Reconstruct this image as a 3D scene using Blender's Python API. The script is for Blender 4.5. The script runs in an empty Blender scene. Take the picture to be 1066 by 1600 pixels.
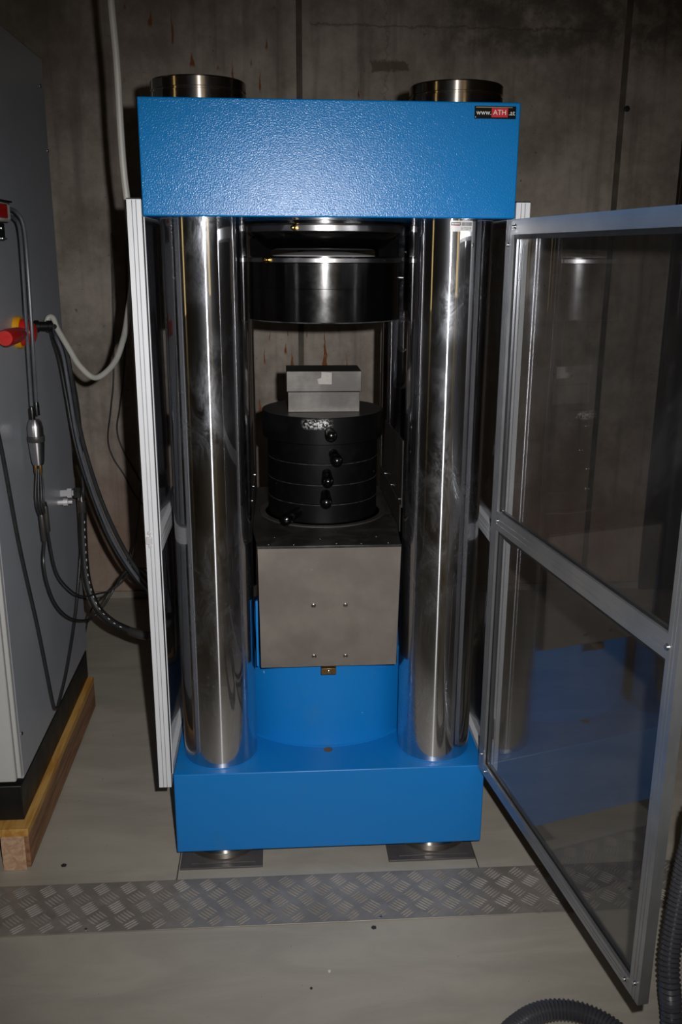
import bpy, bmesh, math, random
from mathutils import Vector, Matrix
random.seed(7)
PI = math.pi
S = bpy.context.scene
COL = S.collection

# ------------------------------------------------------------------ camera
CAM = Vector((-.1239, -2.1475, 1.6173))
FPX, YAW, PITCH, ROLL = 1419.5, .0694, .277, -.0052
fw = Vector((math.sin(YAW)*math.cos(PITCH), math.cos(YAW)*math.cos(PITCH), -math.sin(PITCH)))
rt = Vector((math.cos(YAW), -math.sin(YAW), 0))
dn = fw.cross(rt)
rt2 = math.cos(ROLL)*rt + math.sin(ROLL)*dn
dn2 = -math.sin(ROLL)*rt + math.cos(ROLL)*dn
cd = bpy.data.cameras.new('camera')
cd.sensor_fit = 'HORIZONTAL'; cd.sensor_width = 36.0
cd.lens = FPX*36.0/1066.0
cd.clip_start = .02
cam = bpy.data.objects.new('camera', cd); COL.objects.link(cam)
M3 = Matrix((rt2, -dn2, -fw)).transposed()
cam.matrix_world = Matrix.Translation(CAM) @ M3.to_4x4()
S.camera = cam

# ------------------------------------------------------------------ light
wd = bpy.data.worlds.new('world'); S.world = wd; wd.use_nodes = True
wd.node_tree.nodes['Background'].inputs[0].default_value = (1.0, .85, .65, 1)
wd.node_tree.nodes['Background'].inputs[1].default_value = .004

# the photographer's flash: to the right of and a little above the lens
fl = bpy.data.lights.new('camera_flash', 'SPOT')
fl.shadow_soft_size = .012; fl.spot_size = math.radians(82); fl.spot_blend = 1.0
fl.energy = 190.0; fl.color = (1.0, .985, .97)
flo = bpy.data.objects.new('camera_flash', fl); COL.objects.link(flo)
FL = Vector((-.05, -2.10, 1.665))
flo.location = FL
flo.rotation_euler = (CAM + 2.4*(fw + .019*rt2 + .042*dn2) - FL).to_track_quat('-Z', 'Z').to_euler()
# weak warm lamp assumed in the hall, out of view far behind the camera
cl = bpy.data.lights.new('assumed_hall_lamp', 'AREA'); cl.shape = 'RECTANGLE'; cl.size = 1.2; cl.size_y = .2
cl.energy = 7.0; cl.color = (1.0, .78, .45)
clo = bpy.data.objects.new('assumed_hall_lamp', cl); COL.objects.link(clo)
clo.location = (.6, -4.3, 2.95)

S.view_settings.view_transform = 'Standard'
S.view_settings.look = 'None'
S.view_settings.gamma = 1.0
S.view_settings.use_curve_mapping = False
S.view_settings.exposure = 0.0

# ------------------------------------------------------------------ materials
def lin(c):
    return tuple((x/12.92 if x <= .04045 else ((x+.055)/1.055)**2.4) for x in c)
def rgb(r, g, b): return lin((r/255, g/255, b/255)) + (1,)

class NT:
    def __init__(s, name):
        s.m = bpy.data.materials.new(name); s.m.use_nodes = True
        s.t = s.m.node_tree; s.b = s.t.nodes['Principled BSDF']; s.out = s.t.nodes['Material Output']
        s._pos = None
    def n(s, kind, **kw):
        x = s.t.nodes.new(kind)
        for k, v in kw.items():
            setattr(x, k, v)
        return x
    def l(s, a, b): s.t.links.new(a, b)
    def val(s, sock, v):
        if hasattr(v, 'is_output'): s.l(v, sock)
        else: sock.default_value = v
    def pos(s):
        if not s._pos: s._pos = s.n('ShaderNodeNewGeometry').outputs['Position']
        return s._pos
    def scaled(s, v):
        m = s.n('ShaderNodeVectorMath', operation='MULTIPLY'); s.l(s.pos(), m.inputs[0]); m.inputs[1].default_value = v
        return m.outputs[0]
    def noise(s, scale, detail=3, rough=.5, vec=None, dist=0):
        x = s.n('ShaderNodeTexNoise'); x.inputs['Scale'].default_value = scale
        x.inputs['Detail'].default_value = detail; x.inputs['Roughness'].default_value = rough
        x.inputs['Distortion'].default_value = dist
        s.l(vec if vec else s.pos(), x.inputs['Vector']); return x.outputs['Fac']
    def math(s, op, a, b=0.0, c=0.0, clamp=False):
        x = s.n('ShaderNodeMath', operation=op); x.use_clamp = clamp
        s.val(x.inputs[0], a); s.val(x.inputs[1], b); s.val(x.inputs[2], c); return x.outputs[0]
    def ramp(s, f, lo, hi, a=0.0, b=1.0):
        x = s.n('ShaderNodeMapRange', interpolation_type='SMOOTHSTEP')
        s.val(x.inputs[0], f); x.inputs[1].default_value = lo; x.inputs[2].default_value = hi
        x.inputs[3].default_value = a; x.inputs[4].default_value = b; return x.outputs[0]
    def mix(s, f, a, b):
        x = s.n('ShaderNodeMix', data_type='RGBA'); s.val(x.inputs[0], f)
        s.val(x.inputs[6], a); s.val(x.inputs[7], b); return x.outputs[2]
    def bump(s, h, strength=.3, dist=.002):
        x = s.n('ShaderNodeBump'); x.inputs['Strength'].default_value = strength; x.inputs['Distance'].default_value = dist
        s.l(h, x.inputs['Height']); s.l(x.outputs[0], s.b.inputs['Normal'])
    def set(s, **kw):
        for k, v in kw.items(): s.val(s.b.inputs[k.replace('_', ' ')], v)
        return s.m

def plain(name, col, rough=.5, metal=0.0, var=.12, scale=40, coat=0.0, bump=0.0, spec=.5):
    t = NT(name); n = t.noise(scale, 4, .6)
    c2 = tuple(x*(1-var*2) for x in col[:3]) + (1,)
    t.set(Base_Color=t.mix(t.ramp(n, .35, .7), c2, col), Roughness=t.ramp(n, .2, .8, rough*.85, min(1, rough*1.15)), Metallic=metal, Coat_Weight=coat)
    t.b.inputs['Specular IOR Level'].default_value = spec
    if bump: t.bump(n, bump, .001)
    return t.m

M = {}
# blue hammered paint
t = NT('blue_paint')
h = t.noise(320, 2, .5)
dirt = t.ramp(t.noise(7, 6, .7), .62, .8)
chips = t.ramp(t.noise(60, 3, .6), .74, .78)
c = t.mix(t.math('MULTIPLY', dirt, .25), rgb(10, 118, 188), rgb(50, 110, 150))
c = t.mix(t.math('MULTIPLY', chips, .6), c, rgb(140, 165, 180))
t.set(Base_Color=c, Roughness=.2); t.bump(h, .5, .00115); t.b.inputs['Specular IOR Level'].default_value = .27; M['blue'] = t.m
t = NT('blue_paint_smooth')
dirt = t.ramp(t.noise(9, 6, .7), .55, .8)
chips = t.ramp(t.noise(70, 3, .6), .73, .77)
c = t.mix(t.math('MULTIPLY', dirt, .35), rgb(8, 112, 186), rgb(60, 108, 140))
c = t.mix(t.math('MULTIPLY', chips, .7), c, rgb(150, 170, 180))
t.set(Base_Color=c, Roughness=.4); t.bump(t.noise(260, 2), .18, .001); M['blue_s'] = t.m
# chrome columns with hand smudges: a mirror lobe plus the vertical glint of circumferential grinding marks
def turned(name, col, rough, glint, gr=.2, ga=.7, smudge=0.0):
    t = NT(name)
    sm = t.math('MULTIPLY', t.ramp(t.noise(1.0, 6, .8, vec=t.scaled((16, 16, 7)), dist=1.0), .36, .70), t.ramp(t.noise(2.6, 2, .5), .38, .56))
    t.set(Base_Color=col, Metallic=1.0, Roughness=rough)
    g = t.n('ShaderNodeBsdfAnisotropic'); g.inputs['Color'].default_value = col
    g.inputs['Roughness'].default_value = gr; g.inputs['Anisotropy'].default_value = ga
    tg = t.n('ShaderNodeTangent'); tg.direction_type = 'RADIAL'; tg.axis = 'Z'
    t.l(tg.outputs[0], g.inputs['Tangent']); g.inputs['Rotation'].default_value = 0.0
    mx = t.n('ShaderNodeMixShader'); mx.inputs[0].default_value = glint
    t.l(t.b.outputs[0], mx.inputs[1]); t.l(g.outputs[0], mx.inputs[2])
    # greasy haze of hand marks
    hz = t.n('ShaderNodeBsdfAnisotropic'); hz.inputs['Color'].default_value = (.75, .78, .85, 1); hz.inputs['Roughness'].default_value = .34
    m2 = t.n('ShaderNodeMixShader'); t.l(t.math('ADD', .02, t.math('MULTIPLY', sm, smudge)), m2.inputs[0])
    t.l(mx.outputs[0], m2.inputs[1]); t.l(hz.outputs[0], m2.inputs[2]); t.l(m2.outputs[0], t.out.inputs[0])
    return t.m
M['chrome'] = turned('chrome', rgb(200, 200, 203), .03, .34, .16, .82, .30)
M['turned'] = turned('turned_steel', rgb(190, 180, 168), .10, .35, .3, .65, .05)
M['ring'] = turned('bright_ring', rgb(205, 203, 205), .28, .5, .4, .5, .1)
t = NT('satin_steel'); t.set(Base_Color=rgb(200, 198, 200), Metallic=.25, Roughness=.4); M['satin'] = t.m
# black paints
t = NT('gloss_black')
n = t.noise(20, 4, .7)
t.set(Base_Color=t.mix(t.ramp(n, .55, .8), rgb(5, 5, 6), rgb(9, 9, 10)), Roughness=t.ramp(n, .3, .8, .16, .24)); t.bump(t.noise(90, 3), .03, .001); M['gblack'] = t.m
t = NT('worn_black')
n = t.noise(24, 5, .7); sc = t.ramp(t.noise(55, 4, .7), .70, .76)
c = t.mix(t.ramp(n, .45, .8), rgb(8, 8, 9), rgb(18, 18, 18))
t.set(Base_Color=t.mix(sc, c, rgb(150, 150, 150)), Roughness=.42); t.b.inputs['Specular IOR Level'].default_value = .16; M['wblack'] = t.m
t = NT('chipped_black')
n = t.noise(24, 5, .7)
# worn spot on the front of the platen rim, bare metal shows through
p = t.n('ShaderNodeSeparateXYZ'); t.l(t.pos(), p.inputs[0])
dx = t.math('ABSOLUTE', t.math('ADD', p.outputs[0], .022)); dz = t.math('ABSOLUTE', t.math('SUBTRACT', p.outputs[2], 1.178))
spot = t.math('MULTIPLY', t.ramp(dx, .02, .045, 1, 0), t.ramp(dz, .004, .017, 1, 0))
spot = t.math('MULTIPLY', spot, t.ramp(t.noise(150, 4, .7), .47, .56))
t.set(Base_Color=t.mix(spot, t.mix(t.ramp(n, .45, .8), rgb(9, 9, 10), rgb(18, 18, 18)), rgb(205, 205, 205)), Roughness=.33); t.b.inputs['Specular IOR Level'].default_value = .28; M['cblack'] = t.m
M['wear'] = plain('worn_edge', rgb(58, 58, 59), .5, 0, .35, 60)
M['rim_grey'] = plain('grey_edge', rgb(120, 120, 122), .35, .4, .4, 30)
M['filler_black'] = plain('matt_black', rgb(6, 6, 6), .9, 0, .1, 30, spec=.05)  # sheenless black for the added gap fillers
M['rubber'] = plain('black_rubber', rgb(30, 30, 31), .5, 0, .15, 30)
M['cable'] = plain('black_cable', rgb(40, 41, 43), .4, 0, .1, 30)
M['gcable'] = plain('grey_cable', rgb(84, 88, 95), .35, 0, .08, 30)
M['conduit'] = plain('white_conduit', rgb(175, 173, 166), .45, 0, .05, 20)
# brushed sheet steel
t = NT('sheet_steel')
a = t.noise(5, 5, .6); b = t.noise(1.0, 3, .6, vec=t.scaled((500, 500, 30)))
spk = t.ramp(t.noise(80, 3, .6), .74, .78)
c = t.mix(t.ramp(a, .35, .7), rgb(108, 101, 95), rgb(128, 121, 114))
c = t.mix(t.math('MULTIPLY', spk, .5), c, rgb(190, 188, 184))
t.set(Base_Color=c, Metallic=.35, Roughness=.48); t.bump(b, .05, .0005); M['sheet'] = t.m
t = NT('ground_steel')
a = t.noise(9, 5, .6); b = t.noise(1.0, 3, .6, vec=t.scaled((700, 700, 60)))
t.set(Base_Color=t.mix(t.ramp(a, .35, .7), rgb(70, 67, 65), rgb(98, 95, 92)), Metallic=.6, Roughness=.48); t.bump(b, .06, .0005); M['ground'] = t.m
t = NT('dark_tray')
a = t.noise(10, 6, .7, dist=.6); sp = t.ramp(t.noise(90, 3, .6), .70, .74)
c = t.mix(t.ramp(a, .4, .75), rgb(38, 37, 36), rgb(70, 68, 66)); c = t.mix(t.math('MULTIPLY', sp, .6), c, rgb(150, 148, 145))
t.set(Base_Color=c, Metallic=.3, Roughness=.42); M['tray'] = t.m
t = NT('dull_sheet')
a = t.noise(6, 5, .7)
t.set(Base_Color=t.mix(t.ramp(a, .4, .7), rgb(62, 60, 58), rgb(84, 81, 78)), Metallic=.4, Roughness=.4); M['dull'] = t.m
# aluminium profile
t = NT('aluminium')
a = t.noise(1.0, 3, .5, vec=t.scaled((60, 60, 3)))
t.set(Base_Color=t.mix(t.ramp(a, .2, .8), rgb(208, 210, 214), rgb(214, 216, 220)), Metallic=.15, Roughness=.42); M['alu'] = t.m
t = NT('door_aluminium')
a = t.noise(1.0, 4, .6, vec=t.scaled((20, 6, 9)))
t.set(Base_Color=t.mix(t.ramp(a, .2, .8), rgb(148, 150, 154), rgb(170, 172, 175)), Metallic=.8, Roughness=.3); M['dalu'] = t.m
M['steel_bolt'] = plain('zinc_bolt', rgb(205, 205, 205), .22, 1.0, .05, 60)
M['brass'] = plain('brass', rgb(200, 160, 80), .22, 1.0, .05, 60)
M['brown_brass'] = plain('brown_brass', rgb(130, 100, 60), .35, .7, .08, 60)
M['slot'] = plain('groove_shade_grey', rgb(148, 150, 157), .6, 0, .05, 30)  # grey standing in for the shade inside the post grooves
M['gasket'] = plain('black_gasket', rgb(16, 16, 17), .6, 0, .1, 30)

# clear acrylic pane with wiping marks
def acrylic(name, haze, lo, hi):
    t = NT(name)
    lw = t.n('ShaderNodeLayerWeight'); lw.inputs[0].default_value = .5
    f = t.math('ADD', .04, t.math('MULTIPLY', .96, t.math('POWER', lw.outputs['Facing'], 5.3)), clamp=True)
    tr = t.n('ShaderNodeBsdfTransparent'); tr.inputs[0].default_value = (.80, .80, .80, 1)
    gl = t.n('ShaderNodeBsdfGlossy'); gl.inputs['Roughness'].default_value = .015; gl.inputs[0].default_value = (.95, .96, 1, 1)
    df = t.n('ShaderNodeBsdfDiffuse'); df.inputs[0].default_value = (.6, .6, .62, 1)
    a = t.ramp(t.noise(3.5, 6, .65, dist=1.4), lo, hi); b = t.noise(1.0, 4, .6, vec=t.scaled((40, 40, 2)))
    hz = t.math('MULTIPLY', t.math('ADD', .25, t.math('MULTIPLY', a, b)), haze)
    m1 = t.n('ShaderNodeMixShader'); t.l(hz, m1.inputs[0]); t.l(tr.outputs[0], m1.inputs[1]); t.l(df.outputs[0], m1.inputs[2])
    m2 = t.n('ShaderNodeMixShader'); t.l(f, m2.inputs[0]); t.l(m1.outputs[0], m2.inputs[1]); t.l(gl.outputs[0], m2.inputs[2])
    t.l(m2.outputs[0], t.out.inputs[0]); return t.m
M['pane'] = acrylic('acrylic_pane', .03, .5, .8)
M['pane_side'] = acrylic('acrylic_side_pane', .05, .45, .8)

M['cab'] = plain('cabinet_grey', rgb(168, 172, 180), .32, 0, .03, 3)
M['cab_door'] = plain('cabinet_door_grey', rgb(188, 188, 186), .4, 0, .03, 3)
M['plinth'] = plain('plinth_black', rgb(22, 22, 23), .45, 0, .1, 20)
def wood(name, a, b, sv):
    t = NT(name); g = t.noise(1.0, 5, .6, vec=t.scaled(sv), dist=.6)
    t.set(Base_Color=t.mix(t.ramp(g, .35, .65), a, b), Roughness=.62); t.bump(g, .2, .001); return t.m
M['wood_y'] = wood('pallet_deck_wood', rgb(176, 122, 52), rgb(205, 160, 88), (40, 5, 40))
M['wood_b'] = wood('pallet_side_wood', rgb(120, 84, 58), rgb(158, 116, 84), (40, 4, 50))
M['wood_e'] = wood('pallet_end_wood', rgb(176, 140, 112), rgb(205, 172, 142), (70, 40, 70))
M['red'] = plain('red_plastic', rgb(190, 28, 24), .35, 0, .05, 30)
M['yellow'] = plain('yellow_plastic', rgb(225, 160, 20), .4, 0, .05, 30)
M['offwhite'] = plain('offwhite_plastic', rgb(205, 202, 192), .4, 0, .04, 30)
M['black_pl'] = plain('black_plastic', rgb(18, 18, 19), .3, 0, .1, 30)
M['sign_black'] = plain('sign_black', rgb(8, 7, 11), .35, 0, .02, 30, spec=.15)
M['sign_red'] = plain('sign_red', rgb(196, 22, 36), .35, 0, .02, 30)
M['sign_white'] = plain('sign_white', rgb(228, 228, 222), .4, 0, .02, 30)
M['sign_gold'] = plain('sign_gold', rgb(190, 160, 90), .35, .2, .02, 30)
M['print'] = plain('print_black', rgb(45, 42, 44), .5, 0, .02, 30)
M['paper'] = plain('paper_label', rgb(215, 213, 214), .4, 0, .03, 30)
M['tape'] = plain('masking_tape', rgb(160, 156, 150), .5, 0, .1, 60)

# corrugated vacuum hose
t = NT('ribbed_hose'); t.set(Base_Color=rgb(62, 62, 67), Roughness=.3); M['hose'] = t.m
# checker plate metal
t = NT('tread_metal')
a = t.noise(5, 5, .7); b = t.ramp(t.noise(16, 4, .7), .6, .8)
c = t.mix(t.ramp(a, .35, .7), rgb(132, 126, 119), rgb(158, 151, 143)); c = t.mix(t.math('MULTIPLY', b, .6), c, rgb(70, 62, 58))
t.set(Base_Color=c, Metallic=.35, Roughness=.42); M['tread'] = t.m
t = NT('tread_bars')
a = t.noise(6, 5, .7)
t.set(Base_Color=t.mix(t.ramp(a, .35, .7), rgb(140, 134, 127), rgb(172, 165, 158)), Metallic=.25, Roughness=.32); M['tbar'] = t.m
M['pad'] = plain('rubber_pad', rgb(84, 81, 82), .45, 0, .12, 12)
M['chip'] = plain('dark_chip', rgb(50, 50, 52), .6, 0, .1, 60)

# floor: grey-green marbled covering
t = NT('floor_covering')
a = t.noise(1.0, 6, .65, vec=t.scaled((2.0, 7.0, 1)), dist=.8); b = t.ramp(t.noise(22, 5, .7), .62, .75); sp = t.ramp(t.noise(75, 2, .5), .745, .775)
c = t.mix(t.ramp(a, .3, .7), rgb(156, 150, 139), rgb(173, 167, 155))
c = t.mix(t.math('MULTIPLY', b, .25), c, rgb(128, 121, 108)); c = t.mix(t.math('MULTIPLY', sp, .7), c, rgb(50, 46, 42))
t.set(Base_Color=c, Roughness=t.ramp(a, .3, .7, .42, .55)); t.bump(t.noise(70, 4), .05, .001); M['floor'] = t.m
M['seam'] = plain('floor_seam', rgb(45, 42, 38), .8)

# concrete wall with rust streaks and old stains
t = NT('concrete')
sx = t.n('ShaderNodeSeparateXYZ'); t.l(t.pos(), sx.inputs[0])
X, Z = sx.outputs[0], sx.outputs[2]
a = t.noise(3.2, 8, .72); st = t.noise(1.0, 5, .6, vec=t.scaled((14, 1, .9))); pore = t.ramp(t.noise(34, 4, .65), .655, .71)
c = t.mix(t.ramp(a, .3, .7), rgb(128, 117, 107), rgb(178, 167, 156))
c = t.mix(t.math('MULTIPLY', t.ramp(st, .48, .72), .55), c, rgb(98, 88, 78))
c = t.mix(t.math('MULTIPLY', pore, .62), c, rgb(72, 62, 54))
low = t.ramp(Z, .3, .95, .5, 0)
c = t.mix(low, c, rgb(150, 118, 100))
# broad dark weathering band near the top of the right bay, and an old glue patch
wx = t.math('ADD', X, t.math('MULTIPLY', t.math('SUBTRACT', t.noise(7, 5, .7), .5), .35)); wz = t.math('ADD', Z, t.math('MULTIPLY', t.math('SUBTRACT', t.noise(11, 5, .75), .5), .16))
band = t.math('MULTIPLY', t.ramp(wz, 2.40, 2.48), t.ramp(wx, .35, .7)); band = t.math('MULTIPLY', band, t.ramp(t.noise(9, 6, .7), .3, .6))
c = t.mix(t.math('MULTIPLY', band, .7), c, rgb(72, 66, 58))
def box_mask(x0, x1, z0, z1, e):
    mx = t.math('MULTIPLY', t.ramp(wx2, x0-e, x0+e), t.ramp(wx2, x1-e, x1+e, 1, 0))
    mz = t.math('MULTIPLY', t.ramp(wz2, z0-e, z0+e), t.ramp(wz2, z1-e, z1+e, 1, 0))
    return t.math('MULTIPLY', mx, mz)
wx2 = t.math('ADD', X, t.math('MULTIPLY', t.math('SUBTRACT', t.noise(18, 4, .7), .5), .10)); wz2 = t.math('ADD', Z, t.math('MULTIPLY', t.math('SUBTRACT', t.noise(21, 4, .7), .5), .05))
c = t.mix(t.math('MULTIPLY', box_mask(.29, .44, 2.362, 2.405, .006), .75), c, rgb(88, 74, 56))
c = t.mix(t.math('MULTIPLY', box_mask(.02, 1.25, 2.535, 2.542, .004), .6), c, rgb(82, 74, 66))
c = t.mix(t.math('MULTIPLY', box_mask(.347, .353, 1.9, 2.7, .003), .45), c, rgb(90, 82, 74))
rust = [(-.631,2.509,2.587,.0091),(-.545,2.445,2.617,.0061),(-.467,2.359,2.432,.0121),(-.361,2.351,2.388,.0076),(-.2215,2.368,2.42,.0053),(-.183,2.27,2.374,.0061),(-.122,2.583,2.617,.0091),(-.153,2.433,2.494,.0061),(-.733,2.571,2.613,.0061),(.236,2.25,2.311,.0061),(.091,1.10,1.293,.0106),(-.062,1.09,1.195,.0076),(-.09,1.166,1.241,.0076),(-.184,1.12,1.221,.0053),(-.162,1.227,1.304,.0038),(-.081,1.247,1.304,.0045),(.0035,1.241,1.296,.0045),(.194,1.09,1.197,.0045),(-.209,.90,.984,.0091),(-.749,2.30,2.337,.0045),(-.669,2.307,2.331,.0061),(-.923,2.248,2.298,.0045),(-.30,2.30,2.43,.005),(-.58,2.25,2.33,.005)]
acc = None
wob = t.math('MULTIPLY', t.math('SUBTRACT', t.noise(14, 3, .6), .5), .03)
xw = t.math('ADD', X, wob)
for (x0, z0, z1, w) in rust:
    d = t.math('ABSOLUTE', t.math('SUBTRACT', xw, x0))
    # wedge: narrow at the top, wider at the bottom
    wz_ = t.ramp(Z, z0, z1, w*1.25, w*.3)
    m = t.math('DIVIDE', t.math('SUBTRACT', wz_, d), .004, clamp=True)
    m = t.math('MULTIPLY', m, t.math('MULTIPLY', t.ramp(Z, z0, z0+.02), t.ramp(Z, z1-.03, z1, 1, 0)))
    acc = m if acc is None else t.math('MAXIMUM', acc, m)
c = t.mix(t.math('MULTIPLY', acc, t.ramp(t.noise(30, 3), .2, .5, .5, 1.0)), c, rgb(128, 76, 36))
t.set(Base_Color=c, Roughness=.85); t.bump(t.math('ADD', a, t.math('MULTIPLY', pore, -.5)), .35, .004); M['concrete'] = t.m
M['joint'] = plain('concrete_joint', rgb(104, 97, 86), .9, 0, .2, 12)
M['hall'] = plain('hall_plaster', rgb(120, 112, 100), .8, 0, .1, 2)
M['dark_brown'] = plain('dark_brown_plain', rgb(34, 22, 14), .5, 0, .1, 8)
M['skirting'] = plain('pale_skirting', rgb(150, 140, 130), .6, 0, .1, 8)
t = NT('assumed_window_glow')
e = t.n('ShaderNodeEmission'); e.inputs[0].default_value = (1.0, .72, .30, 1); e.inputs[1].default_value = .9
t.l(e.outputs[0], t.out.inputs[0]); M['assumed_window'] = t.m  # warm emission for the assumed panels out of view

# ------------------------------------------------------------------ mesh builder
class MB:
    def __init__(s): s.v = []; s.f = []; s.sm = False
    def add(s, vs, fs):
        o = len(s.v); s.v += [tuple(p) for p in vs]; s.f += [tuple(i+o for i in f) for f in fs]; return s
    def box(s, x0, x1, y0, y1, z0, z1):
        return s.add([(x0,y0,z0),(x1,y0,z0),(x1,y1,z0),(x0,y1,z0),(x0,y0,z1),(x1,y0,z1),(x1,y1,z1),(x0,y1,z1)],
                     [(3,2,1,0),(4,5,6,7),(0,1,5,4),(1,2,6,5),(2,3,7,6),(3,0,4,7)])
    def obox(s, o, ux, uy, uz, a, b):
        # box spanned in a local frame: o + x ux + y uy + z uz for a <= (x,y,z) <= b
        vs = []
        for z in (a[2], b[2]):
            for x, y in ((a[0],a[1]),(b[0],a[1]),(b[0],b[1]),(a[0],b[1])):
                vs.append(Vector(o)+ux*x+uy*y+uz*z)
        return s.add(vs, [(3,2,1,0),(4,5,6,7),(0,1,5,4),(1,2,6,5),(2,3,7,6),(3,0,4,7)])
    def prism(s, o, ua, ub, uc, poly, c0, c1):
        # polygon in (ua,ub) extruded along uc
        n = len(poly); vs = [Vector(o)+ua*p[0]+ub*p[1]+uc*c0 for p in poly]+[Vector(o)+ua*p[0]+ub*p[1]+uc*c1 for p in poly]
        return s.add(vs, [tuple(reversed(range(n))), tuple(range(n, 2*n))]+[(i, (i+1) % n, n+(i+1) % n, n+i) for i in range(n)])
    def lathe(s, cx, cy, prof, n=64, a0=0, close=True):
        s.sm = True; vs = []; fs = []; k = len(prof)
        for i in range(n):
            a = 2*PI*i/n
            for r, z in prof: vs.append((cx+r*math.cos(a), cy+r*math.sin(a), z))
        for i in range(n):
            j = (i+1) % n
            for q in range(k-1): fs.append((i*k+q, j*k+q, j*k+q+1, i*k+q+1))
        if close:
            if prof[0][0] > 1e-6: fs.append(tuple(i*k for i in reversed(range(n))))
            if prof[-1][0] > 1e-6: fs.append(tuple(i*k+k-1 for i in range(n)))
        return s.add(vs, fs)
    def rod(s, o, d, prof, n=20):
        # lathe around any axis: prof = (radius, distance along d)
        s.sm = True; d = Vector(d).normalized(); a = d.orthogonal().normalized(); b = d.cross(a); vs = []; fs = []; k = len(prof)
        for i in range(n):
            t = 2*PI*i/n; e = a*math.cos(t)+b*math.sin(t)
            for r, h in prof: vs.append(Vector(o)+d*h+e*r)
        for i in range(n):
            j = (i+1) % n
            for q in range(k-1): fs.append((i*k+q, j*k+q, j*k+q+1, i*k+q+1))
        fs.append(tuple(i*k for i in reversed(range(n)))); fs.append(tuple(i*k+k-1 for i in range(n)))
        return s.add(vs, fs)
    def tube(s, pts, r, n=10, res=8, rib=None):
        s.sm = True; P = spline(pts, res) if res else [Vector(p) for p in pts]
        if rib:
            P = resample(P, rib[0]/2)
        prev = None; k = len(P); vs = []; fs = []
        for i, p in enumerate(P):
            d = (P[min(i+1, k-1)]-P[max(i-1, 0)]).normalized()
            if prev is None: a = d.orthogonal().normalized()
            else: a = (prev-d*prev.dot(d)).normalized()
            prev = a; b = d.cross(a); rr = r if not rib else (r if i % 2 else r-rib[1])
            for j in range(n):
                t = 2*PI*j/n; vs.append(p+(a*math.cos(t)+b*math.sin(t))*rr)
        for i in range(k-1):
            for j in range(n):
                q = (j+1) % n; fs.append((i*n+j, i*n+q, (i+1)*n+q, (i+1)*n+j))
        fs.append(tuple(reversed(range(n)))); fs.append(tuple((k-1)*n+j for j in range(n)))
        return s.add(vs, fs)

def spline(pts, res):
    P = [Vector(p) for p in pts]; out = []
    for i in range(len(P)-1):
        p0 = P[max(i-1, 0)]; p1 = P[i]; p2 = P[i+1]; p3 = P[min(i+2, len(P)-1)]
        for k in range(res):
            u = k/res
            out.append(.5*((2*p1)+(p2-p0)*u+(2*p0-5*p1+4*p2-p3)*u*u+(3*p1-p0-3*p2+p3)*u**3))
    out.append(P[-1]); return out
def resample(P, step):
    out = [P[0]]; acc = 0.0
    for i in range(1, len(P)):
        a, b = P[i-1], P[i]; L = (b-a).length; pos = step-acc
        while pos <= L:
            out.append(a+(b-a)*(pos/L)); pos += step
        acc = (acc+L) % step if L else acc
    return out

ORG = {}
def tag(o, label=None, cat=None, group=None, kind=None):
    if label: o['label'] = label
    if cat: o['category'] = cat
    if group: o['group'] = group
    if kind: o['kind'] = kind
    return o
def thing(name, label, cat, loc, group=None):
    o = bpy.data.objects.new(name, None); COL.objects.link(o); o.location = loc; o.empty_display_size = .05
    ORG[o.name] = Vector(loc); return tag(o, label, cat, group)
def ob(name, mb, mat, parent=None, bevel=0.0, seg=2, label=None):
    if parent: org = ORG[parent.name]
    else:
        xs = [p[0] for p in mb.v]; ys = [p[1] for p in mb.v]; zs = [p[2] for p in mb.v]
        org = Vector(((min(xs)+max(xs))/2, (min(ys)+max(ys))/2, min(zs)))
    me = bpy.data.meshes.new(name)
    me.from_pydata([tuple(Vector(p)-org) for p in mb.v], [], mb.f); me.update()
    bm = bmesh.new(); bm.from_mesh(me); bmesh.ops.recalc_face_normals(bm, faces=bm.faces); bm.to_mesh(me); bm.free()
    me.materials.append(M[mat])
    if mb.sm or bevel:
        me.shade_smooth(); me.set_sharp_from_angle(angle=math.radians(35))
    o = bpy.data.objects.new(name, me); COL.objects.link(o)
    if parent: o.parent = parent
    else: o.location = org
    ORG[o.name] = org
    if bevel:
        b = o.modifiers.new('bevel', 'BEVEL'); b.width = bevel; b.segments = seg; b.limit_method = 'ANGLE'; b.angle_limit = math.radians(50); b.harden_normals = False
    if label: o['label'] = label
    return o
def struct(name, mb, mat, label, cat, parent=None, bevel=0):
    return tag(ob(name, mb, mat, parent, bevel), label, cat, kind='structure')
def copy_part(o, parent, off):
    c = o.copy(); COL.objects.link(c); c.parent = parent; c.location = Vector(o.location)+Vector(off); return c
VX, VY, VZ = Vector((1,0,0)), Vector((0,1,0)), Vector((0,0,1))

def text_mesh(body, size, font_extrude=.0004, spacing=1.0):
    cu = bpy.data.curves.new('lettering', 'FONT'); cu.body = body; cu.size = size; cu.extrude = font_extrude
    cu.align_x = 'CENTER'; cu.align_y = 'CENTER'; cu.space_character = spacing; cu.resolution_u = 3
    tmp = bpy.data.objects.new('lettering_tmp', cu); COL.objects.link(tmp)
    dg = bpy.context.evaluated_depsgraph_get(); dg.update()
    me = tmp.evaluated_get(dg).to_mesh()
    mb = MB(); mb.v = [tuple(v.co) for v in me.vertices]; mb.f = [tuple(p.vertices) for p in me.polygons]
    bpy.data.objects.remove(tmp); bpy.data.curves.remove(cu)
    return mb

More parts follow.
